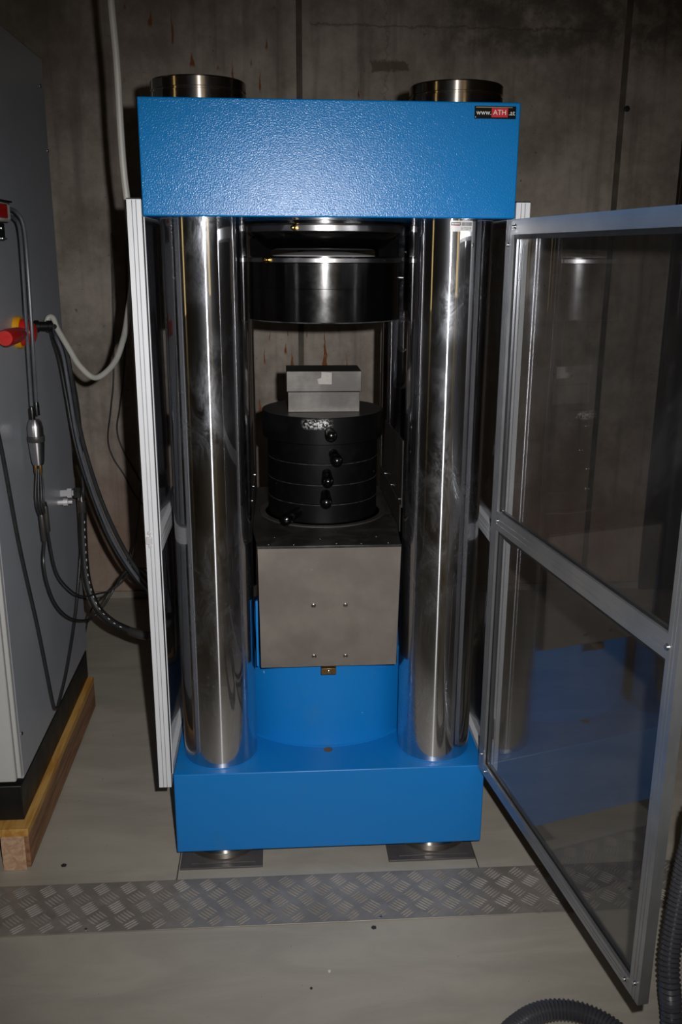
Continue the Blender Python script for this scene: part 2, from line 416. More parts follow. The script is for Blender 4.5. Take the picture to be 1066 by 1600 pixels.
# ================================================================== SETTING
YW = 2.06
m = MB().box(-2.6, 3.4, -5.0, YW+.3, -.05, -.003)
floor = struct('floor', m, 'seam', 'grey-green floor covering of the test hall', 'floor')
for (x0, x1, y0, y1) in ((-2.6, -.4165, -.05, YW), (-.4135, .4045, -.05, YW), (.4075, 3.4, -.05, YW), (-2.6, 3.4, -5.0, -.0525)):
    ob('floor_sheet', MB().box(x0, x1, y0, y1, -.003, 0), 'floor', floor)
wall = struct('wall_back', MB().box(-2.6, 3.4, YW+.004, YW+.2, 0, 3.2), 'joint', 'raw concrete back wall with rust streaks behind the press', 'wall')
for (x0, x1) in ((-2.6, -1.46), (-1.44, -.030), (-.006, 1.378), (1.404, 3.4)):
    ob('concrete_panel', MB().box(x0, x1, YW, YW+.004, 0, 3.2), 'concrete', wall, .002)
ob('tie_hole', MB().rod((1.413, YW-.001, 2.233), (0, -1, 0), [(.013, -.01), (.013, .0), (.009, .0008)]), 'gasket', wall)
struct('baseboard_back', MB().box(-2.6, 3.4, YW-.012, YW, 0, .035), 'skirting', 'low pale skirting along the foot of the concrete wall', 'baseboard', bevel=.002)
struct('wall_left', MB().box(-2.8, -2.6, -5.0, YW, 0, 3.2), 'hall', 'plain hall wall beyond the left edge of the view', 'wall')
struct('wall_right', MB().box(3.4, 3.6, -5.0, YW, 0, 3.2), 'hall', 'plain hall wall beyond the right edge of the view', 'wall')
struct('wall_front', MB().box(-2.6, 3.4, -5.2, -5.0, 0, 3.2), 'hall', 'plain hall wall behind the camera', 'wall')
struct('ceiling', MB().box(-2.8, 3.6, -5.2, YW+.2, 3.2, 3.3), 'hall', 'bare ceiling of the test hall', 'ceiling')
struct('dark_strip_1', MB().box(1.672, 1.85, YW-.03, YW, 0, 3.2), 'dark_brown', 'dark brown upright strip at the far right of the concrete wall', 'post', bevel=.004)  # plain dark brown box standing against the wall
def assumed_window(name, x0, x1, y0, y1, z0, z1, label):  # framed glowing panel, assumed out of view for gold reflections on the steel
    w = struct(name, MB().box(x0, x1, y0, y1, z0, z1), 'assumed_window', label, 'assumed_window')
    ax = 0 if (x1-x0) < (y1-y0) else 1
    fr = MB()
    e = .03
    if ax == 0:
        for (a, b, c_, d) in ((y0-e, y0, z0-e, z1+e), (y1, y1+e, z0-e, z1+e), (y0, y1, z0-e, z0), (y0, y1, z1, z1+e)): fr.box(x0, x1+.01, a, b, c_, d)
    else:
        for (a, b, c_, d) in ((x0-e, x0, z0-e, z1+e), (x1, x1+e, z0-e, z1+e), (x0, x1, z0-e, z0), (x0, x1, z1, z1+e)): fr.box(a, b, y0, y1+.01, c_, d)
    ob('assumed_window_frame', fr, 'dark_brown', w)
assumed_window('assumed_window_1', -2.6, -2.58, -1.72, -1.48, 1.3, 2.7, 'narrow warm glowing panel assumed in the left hall wall')  # assumed unseen source of the gold streaks on columns and nuts
assumed_window('assumed_window_2', .95, 1.45, -5.0, -4.98, 1.3, 2.7, 'warm glowing panel assumed in the hall wall behind the camera')  # assumed unseen source of the paler gold beside the flash glint

# tread plate strip
tp = thing('tread_plate', 'long aluminium five-bar tread plate strip set across the floor before the press', 'plate', (0, -.145, 0))
ob('plate', MB().box(-2.3, 2.9, -.238, -.052, 0, .003), 'tread', tp, .0012)
m = MB()
def lozenge(m, cx, cy, ang, L, w, h, z):
    c_, s_ = math.cos(ang), math.sin(ang)
    P = lambda a, b, zz: (cx+a*c_-b*s_, cy+a*s_+b*c_, zz)
    m.add([P(-L, 0, z), P(-L*.55, -w, z), P(L*.55, -w, z), P(L, 0, z), P(L*.55, w, z), P(-L*.55, w, z), P(-L*.55, 0, z+h), P(L*.55, 0, z+h)],
          [(0,1,6),(1,2,7,6),(2,3,7),(3,4,7),(4,5,6,7),(5,0,6)])
ax_, bx_, by_ = .0695, .0185, .0715
for j in range(-3, 5):
    for i in range(-45, 50):
        for k, (ox, oy, ang) in enumerate(((0, 0, math.radians(40)), ((ax_-bx_)/2, -by_/2, math.radians(-42)))):
            gx = i*ax_+j*bx_+ox; gy = -.150+j*by_+oy
            for q in range(-2, 3):
                px = gx-math.sin(ang)*q*.0085+math.cos(ang)*q*.0008; py = gy+math.cos(ang)*q*.0085
                if -2.28 < px < 2.88 and -.226 < py < -.064: lozenge(m, px, py, ang, .019, .0030, .0022, .003)
tag(ob('raised_bars', m, 'tbar', tp), kind='stuff')
for sx_ in (.115, -.62, .80):
    ob('screw', MB().rod((sx_, -.226, .003), (0, 0, 1), [(.0045, 0), (.0045, .0012), (.003, .0022)], 12), 'steel_bolt', tp)

# ================================================================== PRESS
W, ZB0, ZB1, ZT0, ZT1 = .42, .0488, .2866, 1.696, 1.941
CX, CY0, CR, YC = .297, .125, .0997, .42
CY1 = 2*YC-CY0
DEP = 2*YC
press = thing('hydraulic_press', 'tall blue four-column hydraulic compression press with chromed columns', 'press', (0, YC, 0))
ob('crosshead', MB().box(-W, W, 0, DEP, ZT0, ZT1), 'blue', press, .003, label='thick blue textured head block')
ob('base_block', MB().box(-.416, .419, 0, DEP, ZB0, ZB1), 'blue_s', press, .003, label='thick blue base block')
for sx_ in (-1, 1):
    for cy in (CY0, CY1):
        ob('column', MB().lathe(sx_*CX, cy, [(CR, ZB1), (CR, ZT0)], 96), 'chrome', press, label='mirror-polished round steel column')
        ob('column_collar', MB().lathe(sx_*CX, cy, [(CR+.003, ZB1), (CR+.003, ZB1+.0015)], 72), 'blue_s', press)
        ob('column_nut', MB().lathe(sx_*CX, cy, [(.108, ZT1), (.108, 1.9625), (.1055, 1.9635), (.1055, 1.9675), (.108, 1.9685), (.108, 1.987), (.105, 1.990)], 96), 'turned', press, label='turned steel column nut')
        zf = .0085 if cy == CY0 else 0.0
        ob('foot', MB().lathe(sx_*CX, cy, [(.107, zf), (.110, zf+.003), (.110, zf+.020), (.104, zf+.026), (.104, ZB0)], 80), 'turned', press, label='round turned steel foot')
ob('base_plug', MB().lathe(0.000, 0.106, [(.0125, ZB1-.001), (.0125, ZB1+.0006), (.009, ZB1+.0009)], 24), 'brown_brass', press, label='small rusty round plug')
# piston housing
ob('cylinder', MB().lathe(0, YC, [(.297, ZB1), (.297, .540), (.292, .547)], 128), 'blue_s', press, label='wide blue hydraulic cylinder')
ob('cylinder_weld', MB().lathe(0, YC, [(.301, ZB1), (.301, ZB1+.002), (.297, ZB1+.004)], 128), 'blue_s', press)
ob('piston', MB().lathe(0, YC, [(.16, .547), (.16, .888)], 80), 'chrome', press)
# front guard sheet and tray
m = MB(); zt = .893; zb = .553
m.prism((0, 0, 0), VX, VZ, VY, [(-.180, zb), (.181, zb+.001), (.1885, zt), (-.1835, zt)], .080, .082)
fp = ob('front_guard_plate', m, 'sheet', press, label='brushed steel guard sheet')
for sx_ in (-1, 1):
    x0 = -.1815 if sx_ < 0 else .1825
    ob('guard_side', MB().box(x0, x0+.002, .082, .70, .556, .885), 'dull', press)
ob('guide_strip', MB().box(-.1925, -.1865, .10, .112, .548, .735), 'blue_s', press, .001, label='thin blue upright strip')
for (x, z) in ((-.040, .728), (.044, .728), (-.039, .583), (.045, .582)):
    ob('screw', MB().rod((x, .080, z), (0, -1, 0), [(.0062, 0), (.0062, .001), (.0045, .001), (.0042, .004), (.002, .0045)], 14), 'steel_bolt', fp)
br = ob('limit_bracket', MB().box(-.020, .020, .076, .095, .530, .548), 'brown_brass', press, .001)
ob('screw', MB().rod((0, .076, .539), (0, -1, 0), [(.004, 0), (.004, .002), (.002, .003)], 12), 'steel_bolt', br)
tr = ob('drip_tray', MB().prism((0, 0, 0), VX, VY, VZ, [(-.185, .079), (.1885, .079), (.1885, .10), (.193, .17), (.2, .24), (.2, .70), (-.2, .70), (-.2, .24), (-.193, .17), (-.185, .10)], .886, .8935), 'tray', press, .0015, label='black dusty drip tray')
ob('tray_ring', MB().lathe(0, YC, [(.185, .8935), (.183, .8965), (.168, .8965), (.166, .8935)], 96), 'dull', tr)
for (x, y) in ((-.155, .094), (-.09, .090), (.02, .093), (.085, .091), (.155, .094), (-.02, .135), (.13, .15), (-.14, .155)):
    ob('rivet', MB().rod((x, y, .8935), (0, 0, 1), [(.0032, 0), (.0026, .0012), (.001, .0018)], 10), 'steel_bolt', tr)
for sx_ in (-1, 1):
    x0 = .2005 if sx_ > 0 else -.2025
    ob('tray_flange', MB().box(x0, x0+.002, .215, .70, .886, .962), 'dull', press)
    sp = ob('splash_plate', MB().prism((x0+.0021*sx_, 0, 0), VY, VZ, VX, [(.20, .958), (.66, .952), (.60, 1.128), (.20, 1.142)], 0, .002), 'dull', press, label='thin grey splash plate')
    for (y, z) in ((.23, .975), (.40, .972), (.56, .968)):
        ob('rivet', MB().rod((x0+.001-sx_*.003, y, z), (-sx_, 0, 0), [(.003, -.004), (.003, .001), (.001, .002)], 10), 'steel_bolt', sp)
# upper spherical-seat platen
U = .004
def rev(name, prof, mat, label=None, parent=press, n=112): return ob(name, MB().lathe(U, YC, prof, n), mat, parent, label=label)
rev('seat_flange', [(.225, 1.696), (.225, 1.690), (.212, 1.6865)], 'gblack')
rev('seat_ring', [(.208, 1.6865), (.2095, 1.6855), (.2095, 1.672), (.208, 1.671)], 'ring', 'bright steel ring')
rev('seat_body', [(.206, 1.671), (.205, 1.667), (.165, 1.632), (.150, 1.6265)], 'gblack')
for sx_ in (-1, 1):
    ob('gap_filler', MB().box(U+sx_*.172-.027, U+sx_*.172+.027, YC-.05, YC+.05, 1.6105, 1.655), 'filler_black', press, .001)  # black filler blocks added so the gap beside the seat stays dark
rev('ball_seat', [(.14, 1.6105), (.139, 1.6125), (.12, 1.6155), (.09, 1.6195), (.05, 1.6225), (.0, 1.6235)], 'satin', 'bright domed ball seat')
rev('platen_gap', [(.198, 1.6065), (.198, 1.6105)], 'gblack')
rev('platen_ring', [(.208, 1.6065), (.2095, 1.6055), (.2095, 1.596), (.208, 1.595)], 'ring', 'bright steel ring')
rev('upper_platen', [(.207, 1.595), (.2085, 1.594), (.2085, 1.5312), (.2078, 1.5306), (.2078, 1.5300), (.2085, 1.5294), (.2085, 1.4475)], 'gblack', 'gloss black upper platen')
rev('platen_edge', [(.2085, 1.4475), (.2055, 1.4445), (.19, 1.4445)], 'rim_grey')  # paler grey chamfer round the lower edge of the platen
for (a, z) in ((-113, 1.679), (-136, 1.601)):
    d = Vector((math.cos(math.radians(a)), math.sin(math.radians(a)), 0)); p = Vector((U, YC, z))+d*.207
    nb = ob('grease_nipple', MB().rod(p, d, [(.0075, 0), (.0075, .008), (.0045, .009), (.0045, .014), (.006, .015), (.005, .020), (.002, .022)], 12), 'brass', press, label='small brass fitting')
a = math.radians(-12); d = Vector((math.cos(a), math.sin(a), 0))
ob('platen_pin', MB().rod(Vector((U, YC, 1.556))+d*.2065, d, [(.005, 0), (.005, .012), (.002, .014)], 12), 'steel_bolt', press)

# name plate www.ATH.at
zc, xc, ang = 1.9195, .363, 0
pl = ob('name_plate', MB().box(.3165, .4095, -.0015, 0, 1.9065, 1.9325), 'sign_black', press, .0008, label='small black plate reading www.ATH.at')
ob('gold_line', MB().box(.3195, .401, -.0021, -.0015, 1.9292, 1.9303), 'sign_gold', pl)
ob('red_panel', MB().box(.3545, .391, -.0020, -.0015, 1.9095, 1.9285), 'sign_red', pl)
ob('dot', MB().box(.3185, .3197, -.0020, -.0015, 1.9085, 1.9105), 'sign_white', pl)
def lettering(body, size, cx, cz, y, mat, parent, sx=1.0):
    tm = text_mesh(body, size); mb = MB()
    mb.v = [(cx+p[0]*sx, y-p[2], cz+p[1]) for p in tm.v]; mb.f = tm.f
    return ob('lettering', mb, mat, parent)
lettering('www.', .0155, .3375, 1.9190, -.0018, 'sign_white', pl, .92)
lettering('ATH', .0150, .3728, 1.9190, -.0023, 'sign_white', pl, 1.0)
lettering('.at', .0150, .4000, 1.9185, -.0018, 'sign_white', pl, .95)

# asset label on the right front column (wraps round the column)
def wrap(mb, a_mid, r):
    # flat (x across, z up, y thickness outwards) -> on the column
    out = MB(); out.f = mb.f
    for (x, y, z) in mb.v:
        a = a_mid+x/CR; rr = r-y
        out.v.append((CX+rr*math.sin(a), CY0-rr*math.cos(a), z))
    return out
def flat(x0, x1, z0, z1, t=.0003, n=10):
    mb = MB()
    for i in range(n):
        a = x0+(x1-x0)*i/n; b = x0+(x1-x0)*(i+1)/n; mb.box(a, b, -t, 0, z0, z1)
    return mb
AM = math.radians(3.5)
al = ob('asset_label', wrap(flat(-.0265, .0265, 1.668, 1.692), AM, CR+.0002), 'paper', press, label='white asset sticker with barcode')
ob('logo_bar', wrap(flat(-.0245, -.003, 1.6815, 1.6885), AM, CR+.0006), 'print', al)
ob('logo_marks', wrap((lambda m: [m.box(-.0225+i*.0031, -.0205+i*.0031, -.0003, 0, 1.6835, 1.6868) for i in range(6)] and m)(MB()), AM, CR+.001), 'paper', al)
ob('red_rule', wrap(flat(-.0245, -.003, 1.6805, 1.6815), AM, CR+.0006), 'sign_red', al)
m = MB(); x = -.0005
while x < .0235:
    w_ = random.choice((.0004, .0007, .001)); m.box(x, x+w_, -.0003, 0, 1.6805, 1.6885); x += w_+random.choice((.0005, .0008))
ob('barcode', wrap(m, AM, CR+.0006), 'print', al)
tm = text_mesh('0172219', .0075, .0002); mb = MB(); mb.f = tm.f; mb.v = [(p[0]*.95+.0105, -p[2], p[1]+1.6745) for p in tm.v]
ob('lettering', wrap(mb, AM, CR+.0006), 'print', al)

# ------------------------------------------------------------ lower platen and spacer discs
def handle(parent, p, d, L):
    return ob('handle', MB().rod(p, d, [(.0135, -.006), (.0135, L*.5), (.0130, L*.52), (.0155, L*.56), (.0158, L*.80), (.0135, L*.93), (.008, L*.985), (.002, L)], 20), 'gblack', parent, label='short black knob handle')
def disc_thing(name, label, cat, r, z0, z1, mat, hp, hd, hl, group=None):
    t_ = thing(name, label, cat, (0, YC, z0), group)
    e = .0012
    ob('disc', MB().lathe(0, YC, [(r-e, z0), (r, z0+e), (r, z1-e), (r-e, z1)], 112), mat, t_)
    if cat == 'spacer': ob('worn_edge', MB().lathe(0, YC, [(r-.0026, z1-.0001), (r-.0003, z1-.0001), (r+.0002, z1-.0008), (r+.0002, z1-.0019)], 112, close=False), 'wear', t_)
    if hp: handle(t_, hp, hd, hl)
    return t_
lp = disc_thing('lower_platen', 'wide black lower platen with chipped rim under the steel blocks', 'platen', .1715, 1.1215, 1.195, 'cblack', (.010, .256, 1.158), (.06, -1, -.05), .068)
ob('platen_face', MB().lathe(0, YC, [(.1685, 1.1946), (.1685, 1.1954)], 96), 'dull', lp)
G = 'spacer discs stacked under the lower platen'
disc_thing('spacer_disc', 'black spacer disc directly below the wide platen, knob slightly right', 'spacer', .157, 1.0655, 1.121, 'wblack', (.022, .268, 1.0945), (.10, -1, -.10), .080, G)
disc_thing('spacer_disc', 'second black spacer disc from the top of the stack', 'spacer', .157, 1.0072, 1.065, 'wblack', (.004, .266, 1.0405), (0, -1, -.12), .082, G)
disc_thing('spacer_disc', 'third black spacer disc from the top of the stack', 'spacer', .157, .9510, 1.0067, 'wblack', (.001, .266, .9825), (-.02, -1, -.12), .082, G)
disc_thing('spacer_disc', 'bottom black spacer disc on the tray, knob pointing left', 'spacer', .157, .8967, .9505, 'wblack', (-.073, .287, .9275), (-.52, -1, -.06), .092, G)
# steel blocks
b1 = tag(ob('steel_block', MB().box(-.0985, .0995, .345, .475, 1.1955, 1.2515), 'ground', None, .0012), 'lower ground steel block lying on the black platen', 'block', 'steel spacer blocks')
b2 = thing('steel_block', 'upper ground steel block with a piece of tape on its front', 'block', (0, .41, 1.252), 'steel spacer blocks')
ob('body', MB().box(-.102, .104, .345, .485, 1.252, 1.308), 'ground', b2, .0012)
ob('tape', MB().prism((0, .345, 0), VX, VZ, VY, [(-.014, 1.2725), (.022, 1.272), (.022, 1.304), (-.006, 1.306), (-.007, 1.290), (-.018, 1.286)], -.0006, 0), 'tape', b2)

# rubber pads under the front feet
for x0, x1, lb in ((-.410, -.185, 'flat dark rubber pad under the left front foot of the press'), (.162, .403, 'flat dark rubber pad under the right front foot of the press')):
    p = thing('foot_pad', lb, 'pad', ((x0+x1)/2, .1, 0), 'rubber pads under the press feet')
    ob('pad', MB().box(x0, x1, -.012, .235, 0, .006), 'pad', p, .001)
    xa, xb = (x0+.03, x1-.02)
    ob('shim_plate', MB().box(xa, xb, .004, .225, .006, .0085), 'pad', p, .0006)

# ================================================================== GUARD FRAME
def profile_face(w, d, g=.0020, h=.001):
    # rectangle w x d (x from 0..w, y from 0..d) with two grooves on the y=0 and y=d faces
    a, b = w*.36, w*.64
    return [(0, 0), (a-g/2, 0), (a-g/2, h), (a+g/2, h), (a+g/2, 0), (b-g/2, 0), (b-g/2, h), (b+g/2, h), (b+g/2, 0), (w, 0),
            (w, d), (b+g/2, d), (b+g/2, d-h), (b-g/2, d-h), (b-g/2, d), (a+g/2, d), (a+g/2, d-h), (a-g/2, d-h), (a-g/2, d), (0, d)]
def side_guard(sx, label):
    xo = .4545 if sx > 0 else -.4545
    g = thing('side_guard', label, 'guard panel', (sx*.438, YC, .25), 'side guards of the press')
    x0 = min(xo, xo-sx*.032)
    for y in (.001, .80):
        ob('post', MB().prism((x0, y, 0), VX, VY, VZ, profile_face(.032, .032), .251, 1.731), 'alu', g, label='grooved aluminium post')
        ob('end_cap', MB().box(x0, x0+.032, y, y+.032, 1.731, 1.734), 'gasket', g)
        for k in (.36, .64):
            ob('groove_shade', MB().box(x0+.032*k-.0008, x0+.032*k+.0008, y+.0004, y+.0012, .252, 1.730), 'slot', g)  # grey strips put the dark shade lines of the grooves into colour
    for (z0, hh) in ((1.695, .032), (.893, .044), (.255, .032)):
        ob('rail', MB().prism((x0, .033, z0), VZ, VX, VY, profile_face(hh, .032), 0, .767), 'alu', g, label='grooved aluminium rail')
    xm = x0+.016
    for (z0, z1) in ((.937, 1.695), (.287, .893)):
        ob('pane', MB().box(xm-.002, xm+.002, .033, .80, z0, z1), 'pane_side', g, label='clear acrylic pane')
    xi = x0+.032 if sx < 0 else x0
    ob('seal_strip', MB().box(min(xi, xi-sx*.0035), max(xi, xi-sx*.0035), .006, .012, .290, 1.694), 'gasket', g)
    ob('seal_lip', MB().box(min(xi-sx*.0035, xi-sx*.0055), max(xi-sx*.0035, xi-sx*.0055), .003, .012, .290, 1.694), 'alu', g)
    return g
gl = side_guard(-1, 'aluminium framed clear side guard on the cabinet side of the press')
la = ob('latch', MB().box(-.452, -.4375, -.006, .001, .931, .949), 'satin', gl, .001, label='small steel door catch')
ob('latch_screw', MB().rod((-.4445, .001, .958), (0, -1, 0), [(.005, 0), (.005, .002), (.003, .0035)], 12), 'satin', la)
ob('latch_tongue', MB().box(-.4475, -.440, -.004, .001, .921, .931), 'satin', la, .001)
side_guard(1, 'aluminium framed clear side guard behind the hinge of the open door')

# open door
DA = Vector((.4005, -.0045, 0)); DT = math.radians(-81.56)
du = Vector((math.cos(DT), math.sin(DT), 0)); dv = Vector((-math.sin(DT), math.cos(DT), 0))  # dv: outward (away from the press), +x side
if dv.x < 0: dv = -dv
DL, DZ0, DZ1, TH = .828, .284, 1.6935, .022
door = thing('guard_door', 'open aluminium framed clear guard door swung out to the right', 'guard door', (DA.x, DA.y, DZ0))
def dpoly(w, d): return profile_face(w, d, .002, .001)
SW = .034
for a in (0, DL-SW):
    ob('stile', MB().prism(DA+du*a, du, dv, VZ, dpoly(SW, TH), DZ0, DZ1), 'dalu', door, label='upright aluminium door stile')
for (z0, hh) in ((DZ1-.033, .033), (.966, .046), (DZ0, .030)):
    ob('rail', MB().prism(DA+VZ*z0, VZ, dv, du, dpoly(hh, TH), SW, DL-SW), 'dalu', door, label='aluminium door rail')
for (z0, z1) in ((1.012, DZ1-.033), (DZ0+.030, .966)):
    p = ob('pane', MB().obox(DA, du, dv, VZ, (SW, .009, z0), (DL-SW, .013, z1)), 'pane', door, label='smudged clear acrylic pane')
    gk = MB()
    for (a, b, c_, d) in ((SW, SW+.004, z0, z1), (DL-SW-.004, DL-SW, z0, z1), (SW, DL-SW, z1-.010, z1), (SW, DL-SW, z0, z0+.004)):
        gk.obox(DA, du, dv, VZ, (a, .0065, c_), (b, .009, d))
    ob('gasket', gk, 'gasket', p)
for (a, z) in ((.017, DZ1-.055), (.047, DZ1-.016), (DL-.05, DZ1-.016), (DL-.017, DZ1-.055), (.040, .990), (DL-.032, .989), (.017, DZ0+.05), (.045, DZ0+.014), (DL-.05, DZ0+.014), (DL-.017, DZ0+.035)):
    ob('screw', MB().rod(DA+du*a+VZ*z, -dv, [(.0065, 0), (.0065, .0008), (.0048, .0008), (.0045, .0035), (.002, .004)], 14), 'steel_bolt', door)
for z in (1.56, .385):
    hg = ob('hinge', MB().obox(DA, du, dv, VZ, (-.002, TH, z), (.034, TH+.004, z+.06)), 'steel_bolt', door, .0008)
    ob('hinge_pin', MB().rod(DA+du*-.003+dv*(TH+.004)+VZ*(z-.002), VZ, [(.005, 0), (.005, .064)], 12), 'steel_bolt', hg)

# ================================================================== CABINET ON PALLET
PX = -.812
pal = thing('wooden_pallet', 'short wooden pallet carrying the grey control cabinet', 'pallet', (-1.2, .47, 0))
for (x0, x1) in ((PX-.098, PX), (PX-.24, PX-.12), (PX-.38, PX-.26), (PX-.52, PX-.40), (PX-.66, PX-.54), (-1.62, PX-.68)):
    ob('deck_board', MB().box(x0, x1, .017, .932, .105, .127), 'wood_y', pal, .001)
ob('runner', MB().box(PX-.012, PX, .0165, .93, .010, .1055), 'wood_b', pal, .001)
ob('runner', MB().box(PX-.075, PX-.0125, .017, .93, 0, .1045), 'wood_e', pal, .001)
ob('runner', MB().box(-1.25, -1.18, .017, .93, 0, .1045), 'wood_e', pal, .001)
ob('runner', MB().box(-1.62, -1.55, .017, .93, 0, .1045), 'wood_e', pal, .001)

KX = -.830
cab = thing('control_cabinet', 'tall light grey control cabinet with black plinth beside the press', 'cabinet', (-1.15, .5, .127))
ob('plinth', MB().box(-1.50, KX-.002, .060, .935, .1275, .232), 'plinth', cab, .002, label='black steel plinth')
ob('body', MB().box(-1.51, KX, .085, .945, .238, 2.185), 'cab', cab, .004, label='light grey sheet steel body')
ob('body_foot', MB().box(-1.50, KX-.004, .09, .94, .2322, .238), 'plinth', cab)
ob('door', MB().box(-1.51, KX-.013, .058, .076, .245, 2.18), 'cab_door', cab, .004, label='grey cabinet door')
ob('door_seal', MB().box(-1.50, KX-.020, .076, .085, .25, 2.175), 'gasket', cab)
ob('door_hinge_lip', MB().box(KX-.012, KX+.0, .064, .084, .252, 2.17), 'cab_door', cab, .003)
for (y, z) in ((.104, .365), (.90, 2.10), (.93, 1.92), (.915, .52)):
    ob('screw', MB().rod((KX, y, z), (1, 0, 0), [(.006, 0), (.006, .001), (.004, .003), (.002, .0035)], 12), 'steel_bolt', cab)
# rotary main switch on the cabinet side
sw = ob('main_switch', MB().rod((KX, .405, 1.408), (1, 0, 0), [(.043, 0), (.043, .012), (.040, .016)], 40), 'yellow', cab, label='yellow and red rotary main switch')
ob('switch_collar', MB().rod((KX+.016, .405, 1.408), (1, 0, 0), [(.036, 0), (.036, .016), (.033, .020), (.027, .020), (.024, .032), (.016, .036)], 40), 'red', sw)
ob('red_rod', MB().rod((KX+.024, .405, 1.408), (.05, -1, .02), [(.012, .02), (.0195, .095), (.0205, .13), (.0215, .22), (.018, .235)], 24), 'red', sw)  # tapering red rod by the switch, pointing towards the cabinet front
# cable gland and hydraulic outlet
gd = ob('cable_gland', MB().rod((KX, .60, 1.409), (1, .5, -.02), [(.018, -.01), (.018, .010), (.014, .012), (.014, .034), (.017, .035), (.017, .048), (.011, .052)], 20), 'black_pl', cab, label='black cable gland')
fi = ob('pipe_outlet', MB().rod((KX, .745, .868), (1, .12, .0), [(.012, -.004), (.012, .020), (.017, .020), (.017, .034), (.010, .036), (.010, .06)], 6), 'satin', cab, label='zinc plated pipe fitting')
ob('union_nut', MB().rod((KX+.040, .75, .868), (1, .12, 0), [(.017, 0), (.019, .002), (.019, .020), (.017, .022)], 6), 'cable', fi)
ob('test_port', MB().rod((KX, .70, .850), (1, .1, 0), [(.008, -.002), (.008, .016), (.012, .016), (.012, .030), (.006, .032), (.006, .044)], 8), 'satin', cab, label='small zinc plated test port')

# pendant emergency switch hung on the cabinet side
pe = thing('pendant_switch', 'off-white pendant switch box with a red face hung on the cabinet side', 'switch box', (-.80, .2, 1.69))
ob('housing', MB().box(-.8295, -.775, .10, .252, 1.688, 1.733), 'offwhite', pe, .006, 3)
ob('red_face', MB().box(-.776, -.769, .11, .206, 1.695, 1.728), 'red', pe, .004, 3)
ob('lid', MB().box(-.8295, -.772, .12, .262, 1.7335, 1.7375), 'black_pl', pe, .001)
ob('hook_bracket', MB().box(-.8295, -.805, .15, .295, 1.645, 1.687), 'black_pl', pe, .002)
ob('bracket_screw', MB().rod((-.805, .262, 1.674), (1, 0, 0), [(.005, 0), (.004, .003), (.001, .004)], 12), 'steel_bolt', pe)
ob('bracket_clip', MB().box(-.8045, -.800, .255, .292, 1.6475, 1.6515), 'steel_bolt', pe, .001)
for y, z in ((.252, 1.703), (.252, 1.720)):
    ob('cable_gland', MB().rod((-.79, y, z), (0, 1, 0), [(.009, 0), (.009, .010), (.006, .012), (.006, .024)], 14), 'offwhite', pe)

def cable(name, pts, r, mat, label, cat='cable', group=None, n=10):
    return tag(ob(name, MB().tube(pts, r, n), mat), label, cat, group)
cable('pendant_cable', [(-.79,.262,1.703),(-.785,.310,1.700),(-.78,.338,1.675),(-.785,.357,1.575),(-.79,.354,1.361),(-.793,.352,1.216)], .0048, 'gcable', 'grey cable from pendant box to metal connector, nearer the cabinet front', group='pendant cables')
cable('pendant_cable', [(-.79,.262,1.720),(-.778,.306,1.716),(-.765,.322,1.680),(-.768,.338,1.576),(-.773,.340,1.364),(-.784,.368,1.222)], .0048, 'gcable', 'grey cable from pendant box to metal connector, nearer the rear wall', group='pendant cables')
# round multi-pin connector
cn = thing('cable_connector', 'silver barrel-shaped cable connector hanging on the cabinet side', 'connector', (-.79, .357, 1.048))
ax0 = Vector((-.79, .358, 1.178)); axd = Vector((0, -.003, -1)).normalized()
ob('upper_shell', MB().rod(ax0, axd, [(.012, 0), (.017, .006), (.021, .022), (.021, .045)], 28), 'ring', cn)
ob('coupling_ring', MB().rod(ax0+axd*.0455, axd, [(.0225, 0), (.023, .002), (.023, .014), (.022, .016)], 28), 'dull', cn)
ob('lower_shell', MB().rod(ax0+axd*.062, axd, [(.0215, 0), (.020, .020), (.0165, .055), (.014, .064)], 28), 'ring', cn)
for o_ in ((-.004, .0), (.005, .004)):
    ob('strain_relief', MB().rod(ax0+Vector((o_[0]*1.2, o_[1]*2.2, .034+o_[1]*3)), -VZ, [(.006, 0), (.0075, .008), (.0075, .036)], 14), 'black_pl', cn)
for o_ in ((-.007, -.003), (.003, .008), (.006, -.006)):
    ob('sleeve', MB().rod(ax0+axd*.126+Vector((o_[0], o_[1], 0)), axd, [(.0045, 0), (.005, .004), (.005, .022), (.0035, .026)], 12), 'brown_brass', cn)
for (dx, dy, lb) in ((-.008, -.010, 'thin dark wire under the connector, nearest the cabinet front'), (-.002, -.003, 'thin dark wire under the connector, second from the cabinet front'), (.003, .006, 'thin dark wire under the connector, third from the cabinet front'), (.008, .012, 'thin dark wire under the connector, nearest the rear wall')):
    cable('sensor_wire', [(-.79+dx*.6,.356+dy*.3,1.040),(-.79+dx,.345+dy,.985),(-.79+dx,.338+dy,.945),(-.79+dx*.7,.349+dy*.8,.912)], .0026, 'cable', lb, 'wire', 'thin wires under the connector', 8)
for (p, q, lb) in (((-.792,.350,.910),(-.79,.352,.832),'front small metal cable sleeve hanging on the cabinet side'), ((-.784,.368,.930),(-.784,.372,.852),'rear small metal cable sleeve hanging on the cabinet side')):
    s_ = thing('inline_sleeve', lb, 'cable sleeve', q, 'inline metal sleeves')
    p, q = Vector(p), Vector(q); d = q-p
    ob('barrel', MB().rod(p, d, [(.006, 0), (.0075, .004), (.0075, d.length-.004), (.006, d.length)], 16), 'dull', s_)
    ob('boot', MB().rod(p-d.normalized()*.012, d, [(.004, 0), (.0055, .012)], 12), 'black_pl', s_)
